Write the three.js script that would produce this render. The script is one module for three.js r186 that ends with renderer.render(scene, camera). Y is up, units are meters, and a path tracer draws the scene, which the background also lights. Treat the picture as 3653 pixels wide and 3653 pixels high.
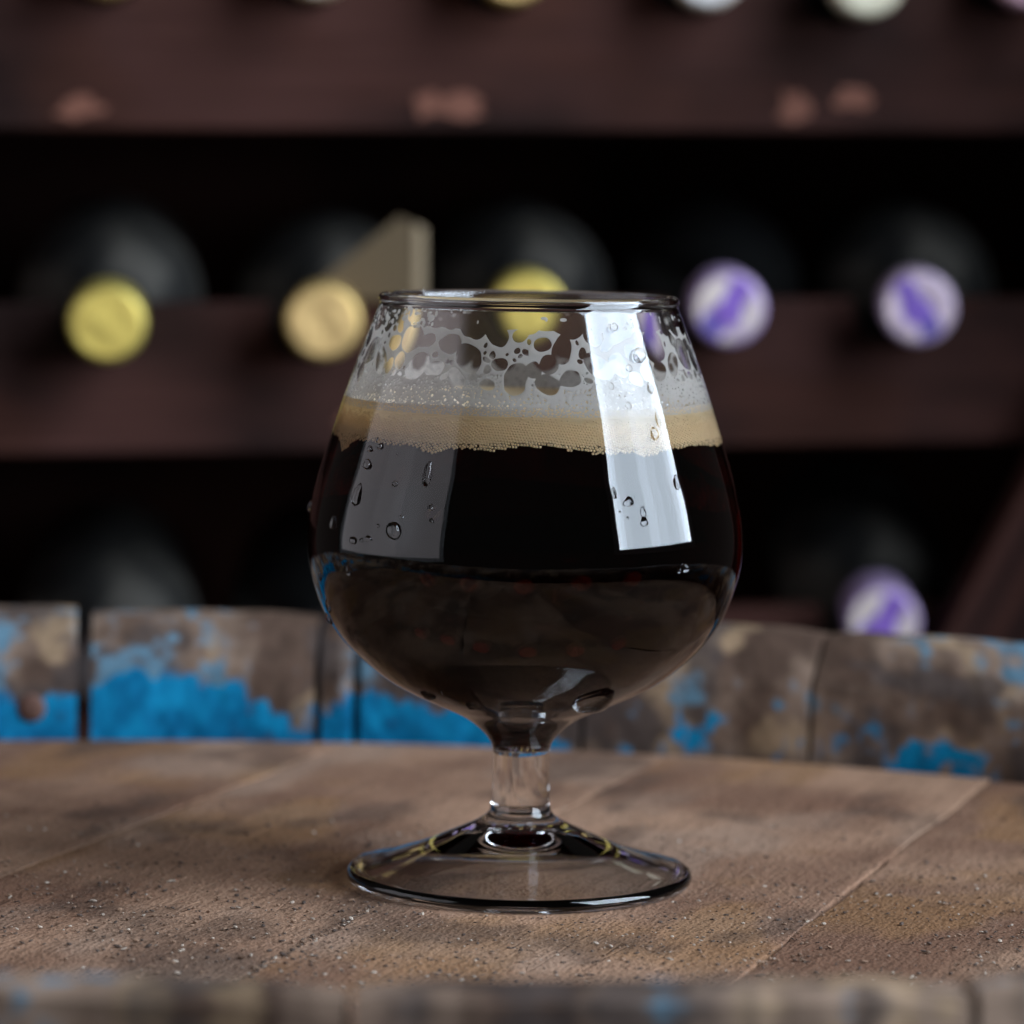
import * as THREE from 'three';
import { mergeGeometries, toCreasedNormals, mergeVertices } from 'three/addons/utils/BufferGeometryUtils.js';
import { RectAreaLightUniformsLib } from 'three/addons/lights/RectAreaLightUniformsLib.js';

// ---------------------------------------------------------------- camera, light, exposure
const scene = new THREE.Scene();
scene.background = new THREE.Color().setRGB(0.032, 0.029, 0.028);
const camera = new THREE.PerspectiveCamera(16.79, 1, 0.05, 30);
camera.position.set(-0.00165, 0.16, 0.8);
camera.rotation.x = -THREE.MathUtils.degToRad(5.26);
camera.focus = 0.76;
camera.userData.fStop = 10.8;
const renderer = new THREE.WebGLRenderer({ antialias: true });
renderer.toneMapping = THREE.LinearToneMapping;
renderer.toneMappingExposure = 1;
renderer.shadowMap.enabled = true;
RectAreaLightUniformsLib.init();

const mm = 0.001;
const D2R = Math.PI / 180;
const TILT = -0.0168;                      // the old barrel head leans a degree to the right

// two windows of the cellar, out of frame: a bright one to the right, a dim one to the left
const WINDOWS = [
  { az: 72, dist: 1.35, w: 1.16, y0: 0.115, y1: 2.05, L: 12, panes: [[0.06, 1.55], [0.06, 1.35], [0.08, 1.05], [0.20, 0.86], [0.14, 0.95], [0.14, 1.08], [0.26, 0.9], [0.10, 1.0], [0.06, 1.28], [0.06, 1.5]], color: [0.74, 0.86, 1.0], label: 'tall bright window with a white wooden frame, to the right of the barrel', name: 'window' },
  { az: -77, dist: 1.55, w: 2.0, y0: -0.07, y1: 1.30, L: 0.98, panes: [[0.8, 0.92], [0.5, 1.1], [0.7, 0.97]], color: [0.97, 0.93, 1.0], label: 'wide dim window with a white wooden frame, to the left of the barrel', name: 'window_001' },
];

// ---------------------------------------------------------------- helpers
function rng(seed) { let s = seed >>> 0; return () => { s = (s + 0x6D2B79F5) >>> 0; let t = s; t = Math.imul(t ^ (t >>> 15), t | 1); t ^= t + Math.imul(t ^ (t >>> 7), t | 61); return ((t ^ (t >>> 14)) >>> 0) / 4294967296; }; }
function hash2(x, y, s) { let h = (Math.imul(x, 374761393) + Math.imul(y, 668265263) + Math.imul(s, 1274126177)) | 0; h = Math.imul(h ^ (h >>> 13), 1274126177); h ^= h >>> 16; return (h >>> 0) / 4294967296; }
// value noise; px, py: whole-number periods, so that textures tile
function vn(x, y, px, py, s) {
  const xi = Math.floor(x), yi = Math.floor(y), fx = x - xi, fy = y - yi;
  const u = fx * fx * (3 - 2 * fx), v = fy * fy * (3 - 2 * fy);
  const x0 = ((xi % px) + px) % px, x1 = (x0 + 1) % px, y0 = ((yi % py) + py) % py, y1 = (y0 + 1) % py;
  const a = hash2(x0, y0, s), b = hash2(x1, y0, s), c = hash2(x0, y1, s), d = hash2(x1, y1, s);
  return a + (b - a) * u + (c - a) * v + (a - b - c + d) * u * v;
}
function fbm(u, v, fu, fv, oct, s) { let a = 0.5, t = 0, n = 0; for (let k = 0; k < oct; k++) { t += a * vn(u * fu, v * fv, fu, fv, s + k * 17); n += a; a *= 0.5; fu *= 2; fv *= 2; } return t / n; }
const clamp = (x, a = 0, b = 1) => Math.min(b, Math.max(a, x));
const sm = (a, b, x) => { const t = clamp((x - a) / (b - a)); return t * t * (3 - 2 * t); };
const mix3 = (a, b, t) => [a[0] + (b[0] - a[0]) * t, a[1] + (b[1] - a[1]) * t, a[2] + (b[2] - a[2]) * t];
const toS = (c) => { c = clamp(c); return Math.round(255 * (c <= 0.0031308 ? 12.92 * c : 1.055 * Math.pow(c, 1 / 2.4) - 0.055)); };
function texture(w, h, fn, srgb) {         // fn(u, v) -> linear colour, or a number for a grey data map
  const d = new Uint8Array(w * h * 4);
  for (let j = 0; j < h; j++) for (let i = 0; i < w; i++) {
    const c = fn((i + 0.5) / w, (j + 0.5) / h), k = 4 * (j * w + i);
    if (srgb) { d[k] = toS(c[0]); d[k + 1] = toS(c[1]); d[k + 2] = toS(c[2]); } else { d[k] = d[k + 1] = d[k + 2] = Math.round(255 * clamp(c)); }
    d[k + 3] = 255;
  }
  const t = new THREE.DataTexture(d, w, h);
  t.wrapS = t.wrapT = THREE.RepeatWrapping; t.magFilter = THREE.LinearFilter; t.minFilter = THREE.LinearFilter;
  if (srgb) t.colorSpace = THREE.SRGBColorSpace;
  t.needsUpdate = true;
  return t;
}
const std = (o) => new THREE.MeshStandardMaterial(o);
const phy = (o) => new THREE.MeshPhysicalMaterial(o);
const rgb = (r, g, b) => new THREE.Color().setRGB(r, g, b);
function part(name, geometry, material, parent) { const m = new THREE.Mesh(geometry, material); m.name = name; m.castShadow = m.receiveShadow = true; parent.add(m); return m; }
function thing(name, label, category, group) { const g = new THREE.Group(); g.name = name; g.userData.label = label; g.userData.category = category; if (group) g.userData.group = group; scene.add(g); return g; }
function bufferGeo(pos, idx, uv) { const g = new THREE.BufferGeometry(); g.setAttribute('position', new THREE.Float32BufferAttribute(pos, 3)); if (uv) g.setAttribute('uv', new THREE.Float32BufferAttribute(uv, 2)); g.setIndex(idx); g.computeVertexNormals(); return g; }
// smooth resampling of a profile [[r, h], ...] in mm
function smoothProfile(p, n) { const c = new THREE.CatmullRomCurve3(p.map(([r, h]) => new THREE.Vector3(r, h, 0)), false, 'centripetal'); return c.getSpacedPoints(n).map((v) => new THREE.Vector2(Math.max(0, v.x) * mm, v.y * mm)); }
function interp(tab, x) { for (let i = 1; i < tab.length; i++) if (x <= tab[i][0]) { const [a, b] = tab[i - 1], [c, d] = tab[i]; return b + (d - b) * clamp((x - a) / (c - a)); } return tab[tab.length - 1][1]; }

// ---------------------------------------------------------------- the windows (out of frame; the glass mirrors them)
{
  const frameMat = std({ color: rgb(0.35, 0.34, 0.33), roughness: 0.6 });
  for (const W of WINDOWS) {
    const g = thing(W.name, W.label, 'window');
    const h = W.y1 - W.y0, cy = (W.y0 + W.y1) / 2;
    g.position.set(Math.sin(W.az * D2R) * W.dist, cy, Math.cos(W.az * D2R) * W.dist);
    g.rotation.y = Math.atan2(-g.position.x, -g.position.z);      // its +z looks at the barrel
    const fr = [];
    for (const [w, hh, x, y] of [[0.08, h + 0.16, -W.w / 2 - 0.04, 0], [0.08, h + 0.16, W.w / 2 + 0.04, 0], [W.w, 0.08, 0, h / 2 + 0.04], [W.w, 0.08, 0, -h / 2 - 0.04]]) { const b = new THREE.BoxGeometry(w, hh, 0.06); b.translate(x, y, -0.03); fr.push(b); }
    part('frame', mergeGeometries(fr), frameMat, g);
    let x = -W.w / 2;
    for (const [w, k] of W.panes) {                                     // panes of more or less clear glass
      const pane = new THREE.BoxGeometry(w, h, 0.006); pane.translate(x + w / 2, 0, -0.03);
      part('window_pane', pane, std({ color: rgb(0.05, 0.05, 0.05), roughness: 0.3, emissive: rgb(...W.color), emissiveIntensity: W.L * k * 0.12 }), g);
      const light = new THREE.RectAreaLight(rgb(...W.color), W.L * k, w, h);
      light.position.set(x + w / 2, 0, -0.01); light.rotation.y = Math.PI; g.add(light);
      x += w;
    }
  }
}

// ---------------------------------------------------------------- the barrel
const ELL = { cx: -0.05, cz: 0.02, a: 0.33, b: 0.223, rot: -5 * D2R };
function ellPoint(t, o = 0) {              // t: angle; o: offset outward along the normal
  const { a, b, rot } = ELL, x = a * Math.cos(t), z = -b * Math.sin(t);
  let nx = Math.cos(t) / a, nz = -Math.sin(t) / b; const l = Math.hypot(nx, nz); nx /= l; nz /= l;
  const X = x + nx * o, Z = z + nz * o;
  return [ELL.cx + X * Math.cos(rot) + Z * Math.sin(rot), ELL.cz - X * Math.sin(rot) + Z * Math.cos(rot)];
}
const barrel = thing('wooden_barrel', 'old oval wooden barrel head with worn blue painted stave rim', 'barrel');
barrel.rotation.z = TILT;

// worn wood of the barrel head: one tile is 0.28 m
const TILE = 0.28;
const NW = 2048;
const woodShade = (u, v) => {
  const blotch = fbm(u, v, 5, 4, 4, 3), blotch2 = fbm(u, v, 9, 6, 3, 71), grain = fbm(u, v, 90, 5, 3, 11), fib = vn(u * 420, v * 40, 420, 40, 23), grit = 0.55 * hash2(Math.floor(u * NW), Math.floor(v * NW), 31) + 0.45 * vn(u * 1024, v * 700, 1024, 700, 33), grit2 = 0.6 * vn(u * 520, v * 330, 520, 330, 37) + 0.4 * vn(u * 210, v * 140, 210, 140, 39);
  return { blotch, blotch2, grain, fib, grit, grit2 };
};
const headMap = texture(NW, NW, (u, v) => {
  const n = woodShade(u, v);
  let c = mix3([0.17, 0.088, 0.055], [0.335, 0.197, 0.126], sm(0.3, 0.7, n.blotch));
  c = mix3(c, [0.30, 0.205, 0.15], 0.45 * sm(0.52, 0.75, n.blotch2));
  c = mix3(c, [0.265, 0.135, 0.055], 0.5 * sm(0.57, 0.74, fbm(u, v, 7, 5, 4, 91)));
  c = mix3(c, [0.075, 0.046, 0.034], 0.6 * sm(0.56, 0.76, fbm(u, v, 12, 7, 4, 131)));
  let k = 0.78 + 0.26 * n.grain + 0.16 * (n.fib - 0.5) + 0.42 * (n.grit - 0.5) + 0.34 * (n.grit2 - 0.5);
  if (n.grit2 > 0.70 && n.grit > 0.35) k *= 0.5;
  c = [c[0] * k, c[1] * k, c[2] * k];
  if (n.grit > 0.86 && n.grit2 < 0.45) c = mix3(c, [0.42, 0.36, 0.30], 0.7);
  return c;
}, true);
const headBump = texture(NW, NW, (u, v) => {
  const n = woodShade(u, v), crack = Math.abs(fbm(u, v, 22, 2, 3, 171) - 0.5);
  return 0.25 + 0.2 * n.blotch2 + 0.18 * n.grain + 0.1 * n.fib + 0.14 * n.grit + 0.34 * n.grit2 - 0.25 * (1 - sm(0.0, 0.006, crack)) * sm(0.55, 0.65, n.blotch);
});
{
  // planks run 19 degrees off the line of sight; joints every 92 mm
  const dir = 19 * D2R, nx = Math.cos(dir), nz = Math.sin(dir);         // across (right, and nearer)
  const gx = Math.sin(dir), gz = -Math.cos(dir);                        // along (away)
  const joints = [-0.30, -0.206, -0.112, -0.0195, 0.0745, 0.168, 0.262, 0.356];
  const ring = []; for (let i = 0; i < 220; i++) { const t = (i / 220) * 2 * Math.PI; ring.push(ellPoint(t, -0.0045 + 0.003 * (vn((i / 220) * 40, 0.5, 40, 3, 751) - 0.5))); };
  const acr = ring.map(([x, z]) => [x * nx + z * nz, x * gx + z * gz]); // (across, along)
  const r = rng(5);
  for (let j = 0; j + 1 < joints.length; j++) {
    const gp = (i) => (i === 3 ? 0.00035 : 0.0001), a = joints[j] + gp(j), b = joints[j + 1] - gp(j + 1);
    // clip the oval to the strip a..b
    let poly = acr;
    for (const [side, lim] of [[1, a], [-1, b]]) {
      const out = [];
      for (let i = 0; i < poly.length; i++) {
        const P = poly[i], Q = poly[(i + 1) % poly.length], dp = side * (P[0] - lim), dq = side * (Q[0] - lim);
        if (dp >= 0) out.push(P);
        if ((dp >= 0) !== (dq >= 0)) { const t = dp / (dp - dq); out.push([P[0] + (Q[0] - P[0]) * t, P[1] + (Q[1] - P[1]) * t]); }
      }
      poly = out;
    }
    if (poly.length < 3) continue;
    const fine = [];
    for (let i = 0; i < poly.length; i++) {
      const P = poly[i], Q = poly[(i + 1) % poly.length], L = Math.hypot(Q[0] - P[0], Q[1] - P[1]), n = Math.max(1, Math.round(L / 0.0025)), onJoint = L > 0.03;
      for (let k = 0; k < n; k++) { const t = k / n, y = P[1] + (Q[1] - P[1]) * t, x = P[0] + (Q[0] - P[0]) * t, rough = 0.0034 * (fbm((y + 1) * 0.5 % 1, 0.3 + j * 0.1, 90, 7, 4, 741 + (x > (a + b) / 2 ? 5 : 0)) - 0.5); fine.push([x + (onJoint && k ? rough - 0.0002 * Math.sign(x - (a + b) / 2) : 0), y]); }
    }
    const sh = new THREE.Shape(fine.map(([x, y]) => new THREE.Vector2(x, y)));
    const g = new THREE.ExtrudeGeometry(sh, { depth: 0.02, bevelEnabled: true, bevelThickness: 0.0004, bevelSize: 0.0003, bevelOffset: -0.0003, bevelSegments: 1, curveSegments: 1 });
    const P = g.attributes.position, uv = new Float32Array(P.count * 2), ou = r(), ov = r();
    for (let i = 0; i < P.count; i++) {
      const x = P.getX(i), y = P.getY(i), z = P.getZ(i);
      uv[2 * i] = x / TILE + ou; uv[2 * i + 1] = y / TILE + ov;
      P.setXYZ(i, x * nx + y * gx, z - 0.0204, x * nz + y * gz);
    }
    g.setAttribute('uv', new THREE.BufferAttribute(uv, 2));
    // keep the winding outward (the mapping above may mirror)
    g.computeVertexNormals();
    const tone = 0.92 + 0.16 * r();
    const m = part('head_plank', g, phy({ map: headMap, bumpMap: headBump, bumpScale: 0.0011, roughness: 0.85, specularIntensity: 0.25, color: rgb(tone, tone, tone) }), barrel);
    m.position.y = [-0.0003, -0.0003, -0.0003, 0, -0.0003, -0.0004, -0.0003][j];
  }
}
// the staves: inner face, worn chamfer, flat top, outside
{
  const paint = texture(2048, 512, (u, v) => {
    const v2 = v, vv = (v % 0.5) * 2, X = -0.3 + u * 0.6, V = vv * 0.096 - 0.032;                    // V: metres along the section, 0 = level of the head
    const big = fbm(u, v, 26, 8, 5, 211), fine = fbm(u, v, 130, 36, 4, 223), drip = fbm(u, 0.3, 34, 3, 4, 227), huge = fbm(u, v, 6, 1, 3, 233);
    const face = 1 - sm(0.013, 0.023, V + 0.016 * (drip - 0.42) + 0.006 * (fine - 0.5));
    const left = 1 - sm(-0.06, 0.05, X + 0.05 * (huge - 0.5)), near = v2 > 0.5 ? 1 : 0;
    // bare weathered wood
    let c = mix3([0.075, 0.046, 0.033], [0.245, 0.168, 0.122], sm(0.3, 0.7, big));
    c = mix3(c, [0.31, 0.21, 0.125], 0.6 * sm(0.6, 0.72, fbm(u, v, 40, 10, 3, 251)));
    c = mix3(c, [0.06, 0.045, 0.04], 0.85 * sm(0.52, 0.66, fbm(u, v, 34, 10, 4, 261)));
    // blue paint where it has not worn off
    const low = 1 - sm(0.002, 0.018, V + 0.012 * (drip - 0.5));
    const cover = big * 0.6 + fine * 0.4 + face * left * (0.07 + 0.22 * low) + face * (1 - left) * -0.05 - (1 - face) * (0.02 + 0.03 * (1 - left)) - near * 0.12;
    let blue = mix3([0.001, 0.095, 0.23], [0.004, 0.165, 0.30], fine);
    if (face < 0.5 || near) blue = mix3(blue, [0.105, 0.135, 0.145], 0.72);
    c = mix3(c, blue, sm(0.48, 0.60, cover));
    const k = 0.6 + 0.8 * fine;
    return [c[0] * k, c[1] * k, c[2] * k];
  }, true);
  const bump = texture(1024, 160, (u, v) => fbm(u, v, 60, 10, 4, 301));
  const mat = phy({ map: paint, bumpMap: bump, bumpScale: 0.0014, roughness: 0.75, specularIntensity: 0.15 });
  const secBase = [[0, -0.032], [0, 0.0], [0.0002, 0.021], [0.0015, 0.0235], [0.013, 0.0345], [0.0155, 0.0355], [0.0235, 0.0355], [0.0255, 0.0335], [0.0315, -0.05], [0.043, -0.26], [0.014, -0.26]];
  const r = rng(77);
  // joints of the far side stand where the photograph shows them; given as x at the inner face
  const xs = [-0.318, -0.262, -0.197, -0.1265, -0.0585, -0.0475, 0.0185, 0.083, 0.148, 0.208, 0.252];
  const tAt = (x) => { let lo = 0.02, hi = Math.PI - 0.02; for (let k = 0; k < 50; k++) { const m = (lo + hi) / 2; if (ellPoint(m)[0] > x) lo = m; else hi = m; } return (lo + hi) / 2; };
  const ts = xs.map(tAt);                                               // falling angles, left to right
  const cuts = [...ts];
  const n2 = 13, t0 = ts[ts.length - 1], t1 = ts[0] - 2 * Math.PI;
  for (let i = 1; i <= n2; i++) cuts.push(t0 + ((t1 - t0) * i) / n2 + (i < n2 ? (r() - 0.5) * 0.04 : 0));
  for (let i = 0; i + 1 < cuts.length; i++) {
    const A = cuts[i], B = cuts[i + 1], N = 8;
    const gapAt = (k) => (k === 3 ? 0.0021 : k === 4 || k === 5 ? 0.0012 : 0.0007);
    const hJ = (r() - 0.5) * 0.0024, oJ = (r() - 0.5) * 0.0016, leanJ = (r() - 0.5) * 0.002;
    const len = Math.hypot(ellPoint(A)[0] - ellPoint(B)[0], ellPoint(A)[1] - ellPoint(B)[1]), e = gapAt(i) / len, e2 = gapAt(i + 1) / len;
    const pos = [], uv = [], idx = [], S = secBase.length;
    for (let k = 0; k <= N; k++) {
      const q = e + (1 - e - e2) * (k / N), t = A + (B - A) * q;
      const end = Math.min(q - e, 1 - e - q) * len, round = 0.0012 * (1 - sm(0, 0.004, end));
      let L = 0;
      for (let s = 0; s < S; s++) {
        const [o, y] = secBase[s];
        const wob = 0.0009 * (vn(k * 0.9 + i * 9.1, s * 1.3, 999, 99, 401) - 0.5);
        const [x, z] = ellPoint(t, o + oJ + (s > 1 && s < 7 ? round + wob : 0));
        pos.push(x, y + (y > 0.01 ? hJ + leanJ * (q - 0.5) - (s > 3 && s < 8 ? round : 0) + wob : 0), z);
        if (s) L += Math.hypot(secBase[s][0] - secBase[s - 1][0], secBase[s][1] - secBase[s - 1][1]);
        uv.push((x + 0.3) / 0.6, clamp(1 - Math.abs(((L / 0.096) % 2) - 1), 0.01, 0.98) * 0.5 + (z > ELL.cz ? 0.5 : 0));
      }
    }
    for (let k = 0; k < N; k++) for (let s = 0; s < S; s++) { const s2 = (s + 1) % S, a = k * S + s, b = k * S + s2, c = (k + 1) * S + s, d = (k + 1) * S + s2; if (s2 === 0) continue; idx.push(a, c, b, b, c, d); }
    for (const k of [0, N]) {                                           // end faces, with vertices of their own
      const base = pos.length / 3;
      for (let s = 0; s < S; s++) { const q = (k * S + s) * 3; pos.push(pos[q], pos[q + 1], pos[q + 2]); uv.push(uv[(k * S + s) * 2], uv[(k * S + s) * 2 + 1]); }
      for (let s = 1; s + 1 < S; s++) k ? idx.push(base, base + s, base + s + 1) : idx.push(base, base + s + 1, base + s);
    }
    let g = bufferGeo(pos, idx, uv);
    g = toCreasedNormals(g, 0.5);
    const stave = part('stave', g, mat, barrel);
    if (i === 2) { const nail = new THREE.SphereGeometry(0.0042, 14, 8); nail.scale(1, 1, 0.35); const [nx, nz] = ellPoint(tAt(-0.1415), oJ); nail.translate(nx, 0.0085, nz + 0.0004); part('nail_head', nail, std({ color: rgb(0.10, 0.045, 0.03), roughness: 0.8 }), stave); }
  }
  // an iron hoop round the outside
  const pos = [], idx = [];
  const N = 120, sec = [[0.0308, -0.03], [0.0328, -0.03], [0.0352, -0.075], [0.0332, -0.075]];
  for (let k = 0; k < N; k++) for (const [o, y] of sec) { const [x, z] = ellPoint((k / N) * 2 * Math.PI, o); pos.push(x, y, z); }
  for (let k = 0; k < N; k++) for (let s = 0; s < 4; s++) { const k2 = (k + 1) % N, s2 = (s + 1) % 4; idx.push(k * 4 + s, k * 4 + s2, k2 * 4 + s, k * 4 + s2, k2 * 4 + s2, k2 * 4 + s); }
  part('hoop', toCreasedNormals(bufferGeo(pos, idx), 0.6), std({ color: rgb(0.09, 0.07, 0.06), roughness: 0.6, metalness: 0.6 }), barrel);
}

// ---------------------------------------------------------------- the bottle rack
const RACK = { x: 0, z: -0.585, yaw: 10.5 * D2R };
const rackPoint = (x, y, z) => [RACK.x + x * Math.cos(RACK.yaw) + z * Math.sin(RACK.yaw), y, RACK.z - x * Math.sin(RACK.yaw) + z * Math.cos(RACK.yaw)];
const rack = thing('bottle_rack', 'dark red brown wooden rack of notched boards holding bottles by the neck', 'rack');
rack.position.set(RACK.x, 0, RACK.z); rack.rotation.y = RACK.yaw;
// rows of bottles: x along the rack, y of the neck, foil, how far the neck sticks out
const ROWS = [
  { top: 0.2435, h: 0.059, bottles: [
    [-0.163, 0.2485, 'gold', 22, 'bottle with gold foil cap, beside the white and gold cap on the upper board'],
    [-0.0840, 0.2485, 'whitegold', 26, 'dark bottle with white and gold foil cap on the upper rack board'],
    [-0.0075, 0.247, 'gold', 26, 'dark bottle with gold foil cap, between two whitish caps on the upper board'],
    [0.0705, 0.2465, 'white', 24, 'dark bottle with plain white foil cap on the upper rack board'],
    [0.1335, 0.2435, 'cream', 28, 'dark bottle with cream foil cap on the upper rack board'],
    [0.2015, 0.248, 'pink', 24, 'dark bottle with pink foil cap on the upper rack board']] },
  { top: 0.117, h: 0.059, bottles: [
    [-0.165, 0.1105, 'lemon', 30, 'dark bottle with lemon yellow foil cap, on the middle board away from the glass'],
    [-0.082, 0.1105, 'gold', 26, 'dark bottle with warm gold foil cap in front of the cardboard tag'],
    [-0.001, 0.1145, 'lemon', 22, 'dark bottle with yellow gold foil cap half hidden behind the glass rim'],
    [0.0785, 0.1145, 'purple', 26, 'dark bottle with cream and purple striped cap on the middle board beside the glass'],
    [0.1555, 0.1145, 'violet', 28, 'dark bottle with pinkish cap and violet stripe on the middle rack board']] },
  { top: -0.009, h: 0.059, bottles: [
    [-0.165, -0.024, 'dark', 20, 'dark dusty bottle lying low in the rack behind the blue staves'],
    [-0.084, -0.024, 'dark', 20, 'dark dusty bottle lying low in the rack behind the blue staves'],
    [0.1435, -0.0115, 'purple', 24, 'dark bottle with purple foil cap peeking over the barrel rim']] },
];
{
  const boardMap = texture(1024, 256, (u, v) => {
    const g = fbm(u, v, 6, 30, 4, 501), b = fbm(u, v, 5, 2, 4, 511), f = vn(u * 40, v * 180, 40, 180, 521);
    let c = mix3([0.0145, 0.0072, 0.0062], [0.046, 0.0188, 0.015], sm(0.3, 0.7, b));
    c = mix3(c, [0.042, 0.0155, 0.0105], 0.6 * sm(0.5, 0.7, fbm(u, v, 7, 3, 3, 541)));
    const k = 0.75 + 0.35 * g + 0.15 * f;
    c = [c[0] * k, c[1] * k, c[2] * k];
    return c;
  }, true);
  const boardBump = texture(1024, 256, (u, v) => fbm(u, v, 8, 60, 4, 601));
  const boardMat = phy({ map: boardMap, bumpMap: boardBump, bumpScale: 0.0008, roughness: 0.8, specularIntensity: 0.12 });
  const bareMat = std({ color: rgb(0.13, 0.042, 0.022), roughness: 0.8 });
  const LX = 0.42;
  ROWS.forEach((row, n) => {
    const sh = new THREE.Shape(), y0 = row.top - row.h;
    sh.moveTo(-LX, y0); sh.lineTo(0.34, y0); sh.lineTo(0.34, row.top);
    for (const [x, y] of [...row.bottles].reverse()) {
      const R = 0.0165, dy = row.top - y, hw = Math.sqrt(Math.max(1e-8, R * R - Math.min(dy, R * 0.9) ** 2 * (dy < 0 ? 1 : 0)));
      if (dy >= 0) { sh.lineTo(x + R, row.top); sh.lineTo(x + R, y); sh.absarc(x, y, R, 0, -Math.PI, true); sh.lineTo(x - R, row.top); }
      else { const a = Math.asin(clamp(-dy / R, 0, 0.95)); sh.lineTo(x + R * Math.cos(a), row.top); sh.absarc(x, y, R, -a, -Math.PI + a, true); }
    }
    sh.lineTo(-LX, row.top);
    const g = new THREE.ExtrudeGeometry(sh, { depth: 0.018, bevelEnabled: true, bevelThickness: 0.0015, bevelSize: 0.0015, bevelOffset: -0.0015, bevelSegments: 2, curveSegments: 14 });
    g.translate(0, 0, -0.018);
    const uv = g.attributes.uv, P = g.attributes.position;
    for (let i = 0; i < uv.count; i++) uv.setXY(i, P.getX(i) / 0.6 + 0.37 * n, P.getY(i) / 0.15 + 0.21 * n);
    const b = part('shelf_board', g, boardMat, rack);
    // chips in the lower edge where bare orange wood shows
    const chips = n === 0 ? [[-0.173, 0.0085, 11, 6], [-0.034, 0.0105, 8, 8], [-0.0215, 0.0085, 11, 6.5], [0.1135, 0.0095, 8, 9], [0.139, 0.013, 9, 5]] : n === 1 ? [[-0.06, 0.013, 14, 5]] : [];
    const r = rng(900 + n);
    for (const [x, dy, w, h] of chips) {
      const s = new THREE.Shape(); for (let k = 0; k < 14; k++) { const a = (k / 14) * 2 * Math.PI, q = 0.45 + 0.75 * r(); s[k ? 'lineTo' : 'moveTo'](x + Math.cos(a) * w * mm * q, y0 + dy + Math.sin(a) * h * mm * q); }
      const cg = new THREE.ExtrudeGeometry(s, { depth: 0.0006, bevelEnabled: false }); cg.translate(0, 0, 0.0016);
      part('bare_chip', cg, bareMat, b);
    }
  });
  // rear rails that carry the bottle bodies, back panel and uprights
  ROWS.forEach((row) => { const g = new THREE.BoxGeometry(2 * LX - 0.1, 0.012, 0.03); g.translate(-0.04, row.top - 0.0525, -0.19); part('rear_rail', g, boardMat, rack); });
  const back = new THREE.BoxGeometry(2 * LX, 0.62, 0.012); back.translate(0, 0.1, -0.42); part('back_panel', back, boardMat, rack);
  const roof = new THREE.BoxGeometry(2 * LX, 0.015, 0.42); roof.translate(0, 0.402, -0.205); part('top_panel', roof, boardMat, rack);
  for (const s of [-1, 1]) { const g = new THREE.BoxGeometry(0.02, 0.62, s > 0 ? 0.64 : 0.43); g.translate(s > 0 ? 0.352 : -(LX + 0.011), 0.1, s > 0 ? -0.095 : -0.2); part('side_panel', g, boardMat, rack); }
  const brace = new THREE.BoxGeometry(0.045, 0.5, 0.016); brace.rotateZ(-0.5); brace.translate(0.214, 0.02, 0.028); part('brace', brace, boardMat, rack);
}
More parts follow.
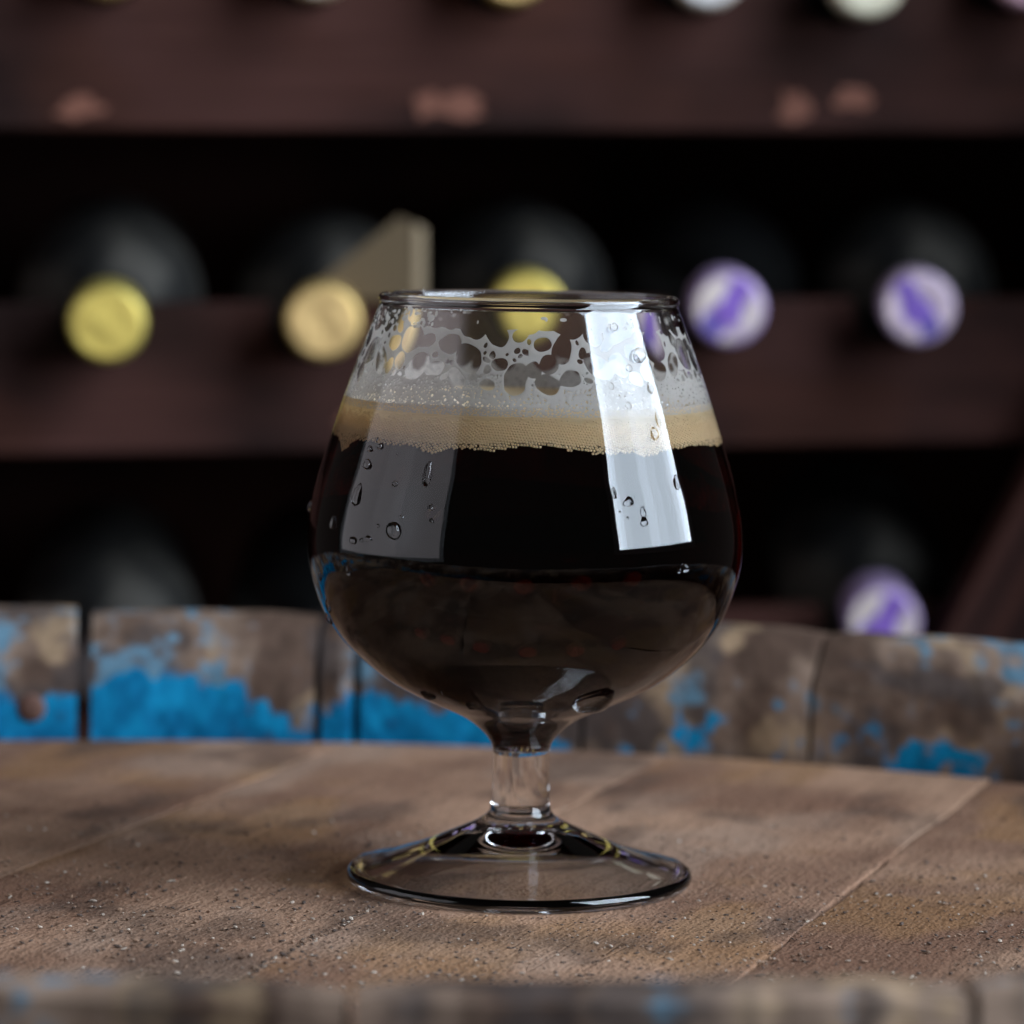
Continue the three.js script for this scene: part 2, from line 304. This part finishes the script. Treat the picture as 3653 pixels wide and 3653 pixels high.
// ---------------------------------------------------------------- bottles: lying, necks towards the camera
{
  const glassMat = phy({ color: rgb(0.004, 0.004, 0.004), roughness: 0.32, specularIntensity: 1, clearcoat: 0.3, clearcoatRoughness: 0.25 });
  const dusty = texture(256, 256, (u, v) => { const d = sm(0.4, 0.72, fbm(u, v, 7, 5, 4, 701)); return mix3([0.004, 0.0038, 0.0035], [0.046, 0.041, 0.034], d); }, true);
  const dustMat = std({ map: dusty, roughness: 0.6 });
  const bodyProfile = [[0, -0.3], [0.024, -0.3], [0.036, -0.297], [0.0385, -0.29], [0.0385, -0.12], [0.0375, -0.108], [0.033, -0.094], [0.025, -0.08], [0.0185, -0.068], [0.0155, -0.056], [0.0142, -0.04]];
  const bodyGeo = new THREE.LatheGeometry(bodyProfile.map(([r, z]) => new THREE.Vector2(r, z)), 40); bodyGeo.rotateX(Math.PI / 2);
  const capProfile = [[0.0145, -0.05], [0.0146, -0.02], [0.0149, -0.008], [0.0147, -0.0015], [0.0138, -0.0002], [0.0125, 0.0002]];
  const capSide = new THREE.LatheGeometry(capProfile.map(([r, z]) => new THREE.Vector2(r, z)), 40); capSide.rotateX(Math.PI / 2);
  const r = rng(31);
  // the end of a foil capsule: pressed and slightly crumpled disc
  function endDisc(seed) {
    const pos = [0, 0.0006, 0], uv = [0.5, 0.5], idx = [], N = 32, M = 6;
    for (let k = 1; k <= M; k++) for (let i = 0; i < N; i++) {
      const a = (i / N) * 2 * Math.PI, q = (k / M) * 0.0127;
      pos.push(q * Math.cos(a), 0.0002 + 0.0010 * (vn(5 + q * Math.cos(a) * 210, 5 + q * Math.sin(a) * 210, 99, 99, seed) - 0.5) * (1 - (k / M) ** 4), -q * Math.sin(a)); uv.push(0.5 + 0.5 * (k / M) * Math.cos(a), 0.5 + 0.5 * (k / M) * Math.sin(a));
    }
    for (let i = 0; i < N; i++) { const j = (i + 1) % N; idx.push(0, 1 + i, 1 + j); for (let k = 0; k < M - 1; k++) { const a = 1 + k * N + i, b = 1 + k * N + j, c = a + N, d = b + N; idx.push(a, c, b, b, c, d); } }
    const g = bufferGeo(pos, idx, uv); g.rotateX(Math.PI / 2); return g;
  }
  const discs = [endDisc(801), endDisc(802), endDisc(803)];
  const foil = (c, m = 0.75, ro = 0.5) => std({ color: rgb(...c), metalness: m, roughness: ro });
  const striped = (turn, pale, band) => texture(128, 128, (u, v) => {
    const x = (u - 0.5) * Math.cos(turn) + (v - 0.5) * Math.sin(turn) + 0.3 * (fbm(u, v, 3, 3, 3, 811) - 0.5) + 0.03, y = -(u - 0.5) * Math.sin(turn) + (v - 0.5) * Math.cos(turn);
    let c = mix3(pale, [0.48, 0.36, 0.5], 0.8 * sm(0.45, 0.6, fbm(u, v, 5, 5, 3, 821)));
    c = mix3(c, band, 1 - sm(0.14, 0.2, Math.abs(x)));
    return mix3(c, [0.10, 0.10, 0.32], 0.8 * (1 - sm(0.1, 0.16, Math.hypot(x, y + 0.36))));
  }, true);
  const FOIL = {
    gold: { m: foil([0.95, 0.64, 0.27]), side: foil([0.55, 0.38, 0.14]) },
    lemon: { m: foil([0.93, 0.70, 0.17]), side: foil([0.5, 0.4, 0.1]) },
    whitegold: { m: foil([0.85, 0.74, 0.62], 0.5), side: foil([0.6, 0.45, 0.3], 0.5) },
    white: { m: foil([0.75, 0.73, 0.72], 0.2, 0.5), side: foil([0.7, 0.6, 0.5], 0.2, 0.5) },
    cream: { m: foil([0.72, 0.67, 0.5], 0.2, 0.5), side: foil([0.7, 0.62, 0.45], 0.2, 0.5) },
    dark: { m: foil([0.03, 0.02, 0.018], 0.1, 0.6), side: foil([0.03, 0.02, 0.018], 0.1, 0.6) },
    pink: { m: foil([0.6, 0.36, 0.42], 0.2, 0.5), side: foil([0.6, 0.36, 0.42], 0.2, 0.5) },
    purple: { m: std({ map: striped(-0.6, [0.8, 0.68, 0.6], [0.25, 0.13, 0.52]), metalness: 0.25, roughness: 0.45 }), side: foil([0.42, 0.3, 0.5], 0.2, 0.5) },
    violet: { m: std({ map: striped(0.55, [0.78, 0.62, 0.66], [0.22, 0.12, 0.5]), metalness: 0.25, roughness: 0.45 }), side: foil([0.5, 0.38, 0.5], 0.2, 0.5) },
  };
    let count = 0;
  ROWS.forEach((row, n) => row.bottles.forEach(([x, y, f, out, label]) => {
    const b = thing('wine_bottle' + (count ? '_' + String(count).padStart(3, '0') : ''), '', 'bottle', 'bottles lying in the rack');
    b.userData.label = label;
    const [px, py, pz] = rackPoint(x, y, (out + 9) * mm);
    b.position.set(px, py, pz);
    b.rotation.set((r() - 0.5) * 0.03 + 0.02, 0.02 - px * 0.5 + (r() - 0.5) * 0.05, 0);
    part('bottle_body', bodyGeo, r() < 0.75 ? dustMat : glassMat, b);
    const c = part('capsule', capSide, FOIL[f].side, b);
    const d = part('capsule_end', discs[count % 3], FOIL[f].m, c);
    d.rotation.z = f === 'purple' || f === 'violet' ? 0 : r() * 6;
    count++;
  }));
}
// ---------------------------------------------------------------- a cardboard tag standing behind the gold cap
{
  const g = thing('cardboard_tag', 'triangular tan cardboard tag standing behind a gold capped bottle neck', 'tag');
  const [x, y, z] = rackPoint(-0.0585, 0.119, 0.004); g.position.set(x, y, z); g.rotation.y = RACK.yaw - 0.25;
  const s = new THREE.Shape(); s.moveTo(-0.022, 0.0); s.lineTo(0.0165, -0.002); s.lineTo(0.0155, 0.029); s.lineTo(0.011, 0.0315); s.lineTo(-0.021, 0.006);
  const e = new THREE.ExtrudeGeometry(s, { depth: 0.0009, bevelEnabled: true, bevelSize: 0.0002, bevelThickness: 0.0002, bevelSegments: 1 });
  part('card', e, std({ color: rgb(0.10, 0.068, 0.034), roughness: 0.85 }), g);
  const f = new THREE.Shape(); f.moveTo(0, -0.001); f.lineTo(0.005, -0.001); f.lineTo(0.005, 0.027); f.lineTo(0, 0.029);
  const e2 = new THREE.ExtrudeGeometry(f, { depth: 0.0009, bevelEnabled: false }); e2.rotateY(0.7); e2.translate(0.0165, 0, 0);
  part('folded_edge', e2, std({ color: rgb(0.2, 0.145, 0.085), roughness: 0.85 }), g);
}

// ---------------------------------------------------------------- the glass
const OUT = [[6.62, 28.1], [6.74, 31.5], [7.97, 33.86], [10.75, 36.61], [14.2, 38.9], [19.63, 41.4], [26.0, 44.3], [31.83, 47.6], [36.5, 51.2], [41.17, 55.6], [43.86, 58.9], [46.61, 63.59], [48.49, 68.55], [49.6, 72.5], [50.25, 76.2], [50.46, 80.2], [50.2, 84.2], [49.36, 88.94], [48.0, 94.6], [46.48, 99.6], [44.55, 105.79], [41.87, 114.01], [39.15, 121.6], [35.8, 130.4], [34.25, 134.4]];
const WALL = [[0, 1.2], [31, 1.2], [34, 2.0], [37, 2.3], [42, 2.2], [55, 1.9], [80, 1.7], [110, 1.5], [140, 1.4]];   // wall thickness by height
const outTab = OUT.map(([r, h]) => [h, r]);
const innerR = (h) => interp(outTab, h) - interp(WALL, h);
const OUTS = smoothProfile(OUT, 150);
const glassMat = phy({ color: rgb(1, 1, 1), roughness: 0, transmission: 1, thickness: 0.002, ior: 1.5 });
const SEG = 160;
const lathe = (pts) => new THREE.LatheGeometry(pts, SEG);
const glass = thing('snifter_glass', 'stemmed clear snifter glass with a round bowl standing on the barrel head', 'glass');
glass.rotation.z = TILT;
const INNER_END = 112.4, LIQ_TOP = 106.3;
function innerPoint(h) {                   // offset of the outer curve along its normal
  return innerR(h);
}
const smoothOutTab = OUTS.map((p) => [p.y / mm, p.x / mm]);
const inR = (h) => interp(smoothOutTab, h) - interp(WALL, h) * 1.06;
{
  // bowl: outside from the stem up, rounded lip, inside down to the middle of the foam
  const lip = []; const rim = { r: 33.55, h: 135.6, q: 1.12 };
  for (let k = 0; k <= 12; k++) { const a = (-20 + 220 * (k / 12)) * D2R; lip.push(new THREE.Vector2((rim.r + rim.q * Math.cos(a)) * mm, (rim.h + rim.q * 0.95 * Math.sin(a)) * mm)); }
  const inside = []; for (let h = 133.6; h > INNER_END; h -= 0.45) inside.push(new THREE.Vector2(inR(h) * mm, h * mm));
  inside.push(new THREE.Vector2(inR(INNER_END) * mm, INNER_END * mm));
  part('bowl', lathe([...OUTS, ...lip, ...inside]), glassMat, glass);
  // stem
  const stem = smoothProfile([[7.2, 16.5], [6.86, 18.6], [6.72, 21], [6.62, 25], [6.62, 28.1]], 26);
  part('stem', lathe(stem), glassMat, glass);
  // foot: underside, rounded edge, upper side to the stem
  const under = [[0, 9.3], [4, 9.2], [7.5, 8.9], [10, 8.45], [13.5, 7.7], [19, 6.1], [22.2, 5.05], [27, 3.45], [32, 1.95], [36, 0.85], [38.2, 0.36]];
  const edge = []; for (let k = 0; k <= 10; k++) { const a = (-105 + 180 * (k / 10)) * D2R; edge.push([38.85 + 1.5 * Math.cos(a), 1.62 + 1.6 * Math.sin(a)]); }
  const up = smoothProfile([[38.9, 3.24], [36.5, 3.9], [32, 5.1], [27, 6.7], [22.2, 8.5], [18.96, 9.9], [13.5, 12.3], [10.6, 13.7], [8.9, 14.75], [7.8, 15.6], [7.2, 16.5]], 60);
  const footPts = [...smoothProfile(under, 40), ...edge.map(([r, h]) => new THREE.Vector2(r * mm, h * mm)), ...up];
  part('foot', lathe(footPts), glassMat, glass);
}
// water drops on the outside: [angle, height, half width, half height] in degrees and mm
{
  const DROPS = [
    [-47.9, 104.75, 0.48, 0.53], [-46.0, 103.39, 0.74, 0.74], [-50.2, 102.58, 0.79, 0.66], [-49.5, 99.16, 1.00, 1.21], [-38.9, 101.87, 0.26, 0.32], [-37.5, 95.62, 0.66, 0.69], [-50.8, 92.41, 1.11, 2.43],
    [-27.7, 98.34, 1.06, 2.59], [-25.3, 91.06, 0.69, 0.74], [-24.8, 88.27, 0.58, 0.53], [-33.9, 88.66, 0.58, 0.37], [-40.9, 86.28, 0.37, 0.42], [-35.6, 85.59, 1.72, 2.16], [-49.5, 82.47, 0.90, 0.95],
    [-46.3, 82.71, 0.42, 0.53], [-43.8, 83.27, 0.82, 0.74], [-51.7, 75.51, 0.69, 1.32], [-69.5, 72.57, 0.37, 1.19], [-70.0, 65.57, 0.58, 1.45], [-59.7, 85.56, 0.79, 1.58], [27.4, 92.95, 1.16, 1.16],
    [23.4, 94.90, 0.53, 1.48], [44.3, 96.72, 0.69, 1.58], [31.5, 90.59, 0.63, 1.32], [31.5, 88.59, 0.90, 1.06], [39.6, 107.42, 1.00, 1.32], [42.0, 110.70, 0.53, 1.85], [44.5, 77.94, 1.06, 1.19],
    [29.2, 94.04, 0.24, 0.18], [24.6, 90.89, 0.24, 0.18], [26.8, 89.46, 0.37, 0.32], [42.5, 77.41, 0.53, 0.79], [40.2, 124.55, 1.53, 1.64], [34.5, 121.71, 0.84, 0.92],
    [26.9, 117.87, 0.63, 0.79], [31.8, 113.68, 0.74, 0.84], [31.5, 116.07, 0.42, 0.58], [28.8, 115.59, 0.48, 0.53], [41.6, 117.31, 0.74, 1.32], [31.7, 130.69, 0.84, 1.00],
    [45.2, 114.07, 0.32, 0.40], [47.2, 113.52, 0.34, 0.40], [-88, 87.0, 0.7, 1.5], [-78, 62.0, 0.7, 1.3], [-47.2, 46.08, 2.2, 0.9], [-27.0, 44.27, 1.3, 0.8], [33.6, 46.56, 4.4, 2.6],
  ];
  const dropMat = phy({ color: rgb(1, 1, 1), roughness: 0, transmission: 1, thickness: 0.001, ior: 1.33 });
  const outR = (h) => interp(smoothOutTab, h);
  const r = rng(44);
  for (const [deg, h, w, l] of DROPS) {
    // a dome laid on the curved surface, heavier towards its lower end
    const N = 22, M = 7, pos = [], idx = [], depth = Math.min(w, l) * 0.95, j1 = r() * 6, j2 = r() * 6;
    const place = (dx, dy, lift) => { const hh = h + dy, R = outR(hh), a = deg * D2R + dx / R, dr = (outR(hh + 0.2) - outR(hh - 0.2)) / 0.4, nl = Math.hypot(1, dr); const rr = R + lift / nl, yy = hh - (lift * dr) / nl; pos.push(rr * Math.sin(a) * mm, yy * mm, rr * Math.cos(a) * mm); };
    place(0, 0, depth);
    for (let k = 1; k <= M; k++) for (let i = 0; i < N; i++) {
      const a = (i / N) * 2 * Math.PI, q = k / M, wob = 1 + 0.10 * Math.sin(2 * a + j1) + 0.07 * Math.sin(3 * a + j2);
      const fat = 1 - 0.22 * Math.sin(a);
      place(w * q * wob * fat * Math.cos(a), l * q * wob * Math.sin(a), k === M ? -0.004 : depth * Math.sqrt(1 - q * q * 0.985) * (1 - 0.25 * q * Math.sin(a)));
    }
    for (let i = 0; i < N; i++) { const j = (i + 1) % N; idx.push(0, 1 + i, 1 + j); for (let k = 0; k < M - 1; k++) { const a = 1 + k * N + i, b = 1 + k * N + j; idx.push(a, a + N, b, b, a + N, b + N); } }
    part('water_drop', bufferGeo(pos, idx), dropMat, glass);
  }
}

// ---------------------------------------------------------------- the beer
const beer = thing('dark_beer', 'black stout with a cream foam head filling the snifter glass', 'beer');
beer.rotation.z = TILT;
{
  const pts = [new THREE.Vector2(0, 0.0331)];
  for (const [r, h] of [[1.5, 33.12], [3, 33.3], [4.4, 33.75], [5.6, 34.6]]) pts.push(new THREE.Vector2(r * mm, h * mm));
  for (let h = 35.6; h < LIQ_TOP; h += 0.7) pts.push(new THREE.Vector2(inR(h) * mm, h * mm));
  pts.push(new THREE.Vector2(inR(LIQ_TOP) * mm, LIQ_TOP * mm), new THREE.Vector2((inR(LIQ_TOP) - 0.4) * mm, LIQ_TOP * mm + 0.0001), new THREE.Vector2(0, LIQ_TOP * mm + 0.0001));
  part('liquid', lathe(pts), phy({ color: rgb(1, 1, 1), roughness: 0, transmission: 1, thickness: 0.09, ior: 1.0, specularIntensity: 0, attenuationColor: rgb(0.952, 0.884, 0.745), attenuationDistance: 0.001 }), beer);
}
const edgeH = (th) => { const c = Math.cos(th), s = Math.sin(th); return 104.9 + 1.1 * (fbm((th / (2 * Math.PI) + 1) % 1, 0.3, 26, 3, 3, 1001) - 0.5) + 1.6 * (vn(((th / (2 * Math.PI) + 1) % 1) * 9, 0.5, 9, 3, 1011) - 0.5) + 0 * (c + s); };
const hangH = (th) => { const u = (th / (2 * Math.PI) + 1) % 1; return 0.3 + 4.2 * Math.pow(vn(u * 38, 0.5, 38, 3, 1021), 3.5) + 0.9 * vn(u * 90, 0.5, 90, 3, 1031); };
const foamMap = texture(512, 256, (u, v) => { const n = fbm(u, v, 60, 16, 3, 1041); return mix3([0.83, 0.66, 0.39], [0.93, 0.78, 0.52], n); }, true);
const foamBump = texture(512, 256, (u, v) => vn(u * 300, v * 60, 300, 60, 1051) * 0.6 + 0.4 * fbm(u, v, 40, 12, 3, 1061));
let foam;
{
  const N = 540, rows = [], pos = [], idx = [], uv = [];
  for (let i = 0; i <= N; i++) {
    const th = (i / N) * 2 * Math.PI, e = edgeH(th), top = 112.6 + 0.9 * (fbm(i / N, 0.2, 14, 3, 3, 1071) - 0.5);
    const col = [];
    col.push([0.01, 106.7], [inR(e) * 0.75, 106.6], [inR(e) - 0.7, Math.max(e + 0.3, 106.4)], [inR(e) - 0.1, e]);
    for (let k = 0; k <= 24; k++) { const h = e + 0.12 + ((top - e - 0.12) * k) / 24; col.push([inR(h) + 0.04, h]); }
    col.push([inR(top) - 0.6, top - 0.15], [inR(top) - 2, top - 1.2], [inR(top) * 0.8, top - 2.2], [0.01, 109.4]);
    rows.push(col.length);
    for (let k = 0; k < col.length; k++) { pos.push(col[k][0] * Math.sin(th) * mm, col[k][1] * mm, col[k][0] * Math.cos(th) * mm); uv.push(i / N, k / col.length); }
  }
  const S = rows[0];
  for (let i = 0; i < N; i++) for (let k = 0; k < S - 1; k++) { const a = i * S + k, b = a + S; idx.push(a, b, a + 1, a + 1, b, b + 1); }
  foam = part('foam_head', bufferGeo(pos, idx, uv), phy({ map: foamMap, bumpMap: foamBump, bumpScale: 0.00025, roughness: 1, transmission: 0.66, specularIntensity: 0.3 }), beer);
  // bubbles packed against the glass along the lower edge
  const geo = new THREE.IcosahedronGeometry(1, 2), list = [], r = rng(1201);
  const pitch = 0.68, R0 = inR(105);
  for (let row = -260; row < 260; row++) for (let c = -260; c < 260; c++) {
    // a hexagonal lattice in (arc, height), turned one way on one side of the glass and the other way on the other
    const u = (c + (row & 1 ? 0.5 : 0)) * pitch, v = row * pitch * 0.83;
    for (const [turn, lo, hi] of [[0.36, -Math.PI, -0.25], [-0.1, -0.25, 0.35], [-0.42, 0.35, Math.PI]]) {
      const s = u * Math.cos(turn) - v * Math.sin(turn), y = u * Math.sin(turn) + v * Math.cos(turn), th = s / R0;
      if (y < -6 || y > 7 || th < lo || th >= hi) continue;
      const h = 104.6 + y + 0.25 * Math.sin(th * 7 + 1), e = edgeH(th);
      if (h < e - hangH(th) || h > e + 3.6 + 2.2 * r()) continue;
      const up = clamp((h - e) / 4);
      list.push([th + (r() - 0.5) * 0.0035, h + (r() - 0.5) * 0.14, (0.315 - 0.05 * up) * (0.85 + 0.25 * r())]);
    }
  }
  const im = new THREE.InstancedMesh(geo, phy({ color: rgb(0.88, 0.71, 0.44), roughness: 0.95, transmission: 0.55, specularIntensity: 1 }), list.length), m4 = new THREE.Matrix4();
  list.forEach(([th, h, q], i) => { const R = inR(h) + 0.02; m4.makeScale(q * mm, q * mm, q * mm); m4.setPosition(R * Math.sin(th) * mm, h * mm, R * Math.cos(th) * mm); im.setMatrixAt(i, m4); });
  im.name = 'foam_bubbles'; im.userData.kind = 'stuff'; im.castShadow = im.receiveShadow = true; foam.add(im);
}
// lacing: the film of foam left on the inside of the glass, full of holes
{
  const H0 = 110.9, H1 = 134.6, NT = 1500, NH = 150, CIRC = 2 * Math.PI * 37;   // worked out on a band 37 mm in radius, in mm
  const r = rng(2024), discs = [];
  const add = (s, h, q, slack) => {
    for (const d of discs) { let ds = Math.abs(d[0] - s); ds = Math.min(ds, CIRC - ds); if (Math.hypot(ds, d[1] - h) < d[2] + q + slack) return false; }
    discs.push([s, h, q, 0.75 + 0.5 * r(), r() * 6]); return true;
  };
  // the two large holes that show clearly
  add(0.115 * 37, 117.9, 2.3, 0); add(-0.235 * 37, 117.7, 1.25, 0);
  for (let k = 0; k < 5000; k++) { const h = 118.6 + 13 * r(), big = 1.7 + 2.6 * r() * (0.5 + 0.5 * sm(118, 124, h)); add(r() * CIRC, h, k < 1200 ? big : k < 2800 ? 0.7 + 0.7 * r() : 0.4 + 0.4 * r(), k < 1200 ? 0.15 - 1.1 * r() : 0.2); }
  for (let k = 0; k < 4500; k++) add(r() * CIRC, 112 + 8.5 * Math.sqrt(r()), 0.10 + 0.26 * r() * r(), 0.1);
  for (let k = 0; k < 4500; k++) add(r() * CIRC, 111.0 + 3.2 * r() * r(), 0.12 + 0.16 * r(), 0.03);
  const cells = new Map();
  for (const d of discs) for (let a = Math.floor((d[0] - d[2] * 1.6 - 2) / 4); a <= Math.floor((d[0] + d[2] * 1.6 + 2) / 4); a++) { const n = Math.ceil(CIRC / 4), k = ((a % n) + n) % n; (cells.get(k) || cells.set(k, []).get(k)).push(d); }
  const islands = []; for (let k = 0; k < 150; k++) { const a = (r() < 0.55 ? -38 - 50 * r() : r() * 360) * D2R; islands.push([((a / (2 * Math.PI) + 1) % 1) * CIRC, 129.5 + 4.2 * r(), 0.25 + 0.75 * r() * r(), 0.7 + 1.0 * r()]); }
  const field = (s, h) => {
    const u = s / CIRC, v = h / 60;
    const ws = s + 1.5 * (fbm(u, v, 60, 16, 2, 2101) - 0.5), wh = h + 1.5 * (fbm(u, v, 60, 16, 2, 2111) - 0.5);
    let f = 2.0;
    for (const d of cells.get(Math.floor((((s % CIRC) + CIRC) % CIRC) / 4)) || []) {
      let ds = ws - d[0]; if (ds > CIRC / 2) ds -= CIRC; if (ds < -CIRC / 2) ds += CIRC;
      const small = d[2] < 0.4, dh = small ? h - d[1] : wh - d[1]; if (small) { ds = s - d[0]; if (ds > CIRC / 2) ds -= CIRC; if (ds < -CIRC / 2) ds += CIRC; }
      const c = Math.cos(d[4]), sn = Math.sin(d[4]), X = ds * c + dh * sn, Y = -ds * sn + dh * c;
      f = Math.min(f, Math.hypot(X * d[3], Y / d[3]) - d[2]);
    }
    const top = 129.6 + 2.2 * (vn(u * 22, 0.5, 22, 3, 2121) - 0.5) + 1.0 * (vn(u * 70, 0.5, 70, 3, 2131) - 0.5);
    const back = sm(0.28, 0.33, Math.min(u, 1 - u));
    f = Math.min(f, top - 9 * back - h);
    for (const d of islands) { let ds = s - d[0]; if (ds > CIRC / 2) ds -= CIRC; if (ds < -CIRC / 2) ds += CIRC; if (Math.abs(ds) < 3 && Math.abs(h - d[1]) < 3) f = Math.max(f, d[2] - Math.hypot(ds / d[3], (h - d[1]) * d[3])); }
    return f;
  };
  const F = new Float32Array((NT + 1) * (NH + 1));
  for (let j = 0; j <= NH; j++) for (let i = 0; i < NT; i++) F[j * (NT + 1) + i] = field((i / NT) * CIRC, H0 + ((H1 - H0) * j) / NH);
  for (let j = 0; j <= NH; j++) F[j * (NT + 1) + NT] = F[j * (NT + 1)];
  const pos = [], idx = [], index = new Map();
  const vert = (key, i, j, f) => { let k = index.get(key); if (k !== undefined) return k; k = pos.length / 3; index.set(key, k); const th = (i / NT) * 2 * Math.PI, h = H0 + ((H1 - H0) * j) / NH, R = inR(h) + 0.03 + 0.10 * Math.sqrt(clamp(f, 0, 0.5) / 0.5); pos.push(R * Math.sin(th) * mm, h * mm, R * Math.cos(th) * mm); return k; };
  const at = (i, j) => F[j * (NT + 1) + i];
  for (let j = 0; j < NH; j++) for (let i = 0; i < NT; i++) {
    const C = [[i, j], [i + 1, j], [i + 1, j + 1], [i, j + 1]], f = C.map(([a, b]) => at(a, b));
    if (f.every((x) => x <= 0)) continue;
    const ring = [];
    for (let k = 0; k < 4; k++) {
      const [a, b] = C[k], [c, d] = C[(k + 1) % 4], fa = f[k], fb = f[(k + 1) % 4];
      if (fa > 0) ring.push(vert(`c${a},${b}`, a, b, fa));
      if ((fa > 0) !== (fb > 0)) { const t = fa / (fa - fb), lo = a + b < c + d ? `${a},${b},${c},${d}` : `${c},${d},${a},${b}`; ring.push(vert('e' + lo, a + (c - a) * t, b + (d - b) * t, 0)); }
    }
    for (let k = 1; k + 1 < ring.length; k++) idx.push(ring[0], ring[k], ring[k + 1]);
  }
  part('lacing', bufferGeo(pos, idx), phy({ color: rgb(0.74, 0.70, 0.655), roughness: 0.94, transmission: 0.55, specularIntensity: 0.3, side: THREE.DoubleSide }), beer);
}

// ---------------------------------------------------------------- grit lying on the barrel head
{
  const geo = new THREE.IcosahedronGeometry(1, 0), r = rng(3001), list = [];
  for (let k = 0; k < 60000 && list.length < 19000; k++) {
    const x = -0.16 + 0.30 * r(), z = 0.22 - 0.33 * r() * (0.4 + 0.6 * r());
    const { cx, cz, a, b } = ELL; if (((x - cx) / a) ** 2 + ((z - cz) / b) ** 2 > 0.92) continue;
    if (Math.hypot(x, z) < 0.0412) continue;
    if (vn(x * 40 + 50, z * 40 + 50, 999, 999, 3011) < 0.3 * r() + 0.15) continue;
    list.push([x, z]);
  }
  for (let k = 0; k < 900; k++) {                                       // dirt lodged along the joint
    const t = -0.05 + 0.2 * r(), w = (r() + r() + r() - 1.5) * 0.0014, a = 19 * D2R, s = -0.0195 + w;
    const x = s * Math.cos(a) - t * Math.sin(a), z = s * Math.sin(a) + t * Math.cos(a); if (Math.hypot(x, z) > 0.0415) list.push([x, z]);
  }
  const im = new THREE.InstancedMesh(geo, std({ color: rgb(1, 1, 1), roughness: 0.8 }), list.length), m = new THREE.Matrix4(), q = new THREE.Quaternion(), e = new THREE.Euler(), c = new THREE.Color();
  list.forEach(([x, z], i) => {
    const s = (0.06 + 0.5 * r() ** 5) * mm;
    e.set((r() - 0.5) * 0.6, r() * 6.28, (r() - 0.5) * 0.6); q.setFromEuler(e);
    m.compose(new THREE.Vector3(x, s * 0.2, z), q, new THREE.Vector3(s * (1 + 1.8 * r() * r()), s * (0.35 + 0.4 * r()), s));
    im.setMatrixAt(i, m);
    const k = r();
    if (k < 0.14) c.setRGB(0.36, 0.29, 0.23); else if (k < 0.58) c.setRGB(0.07, 0.045, 0.033); else c.setRGB(0.2, 0.12, 0.075);
    c.multiplyScalar(0.7 + 0.6 * r()); im.setColorAt(i, c);
  });
  im.name = 'grit'; im.userData = { kind: 'stuff', label: 'fine crumbs and grit scattered over the barrel head', category: 'grit' };
  im.castShadow = im.receiveShadow = true; im.rotation.z = TILT; scene.add(im);
}
renderer.render(scene, camera);
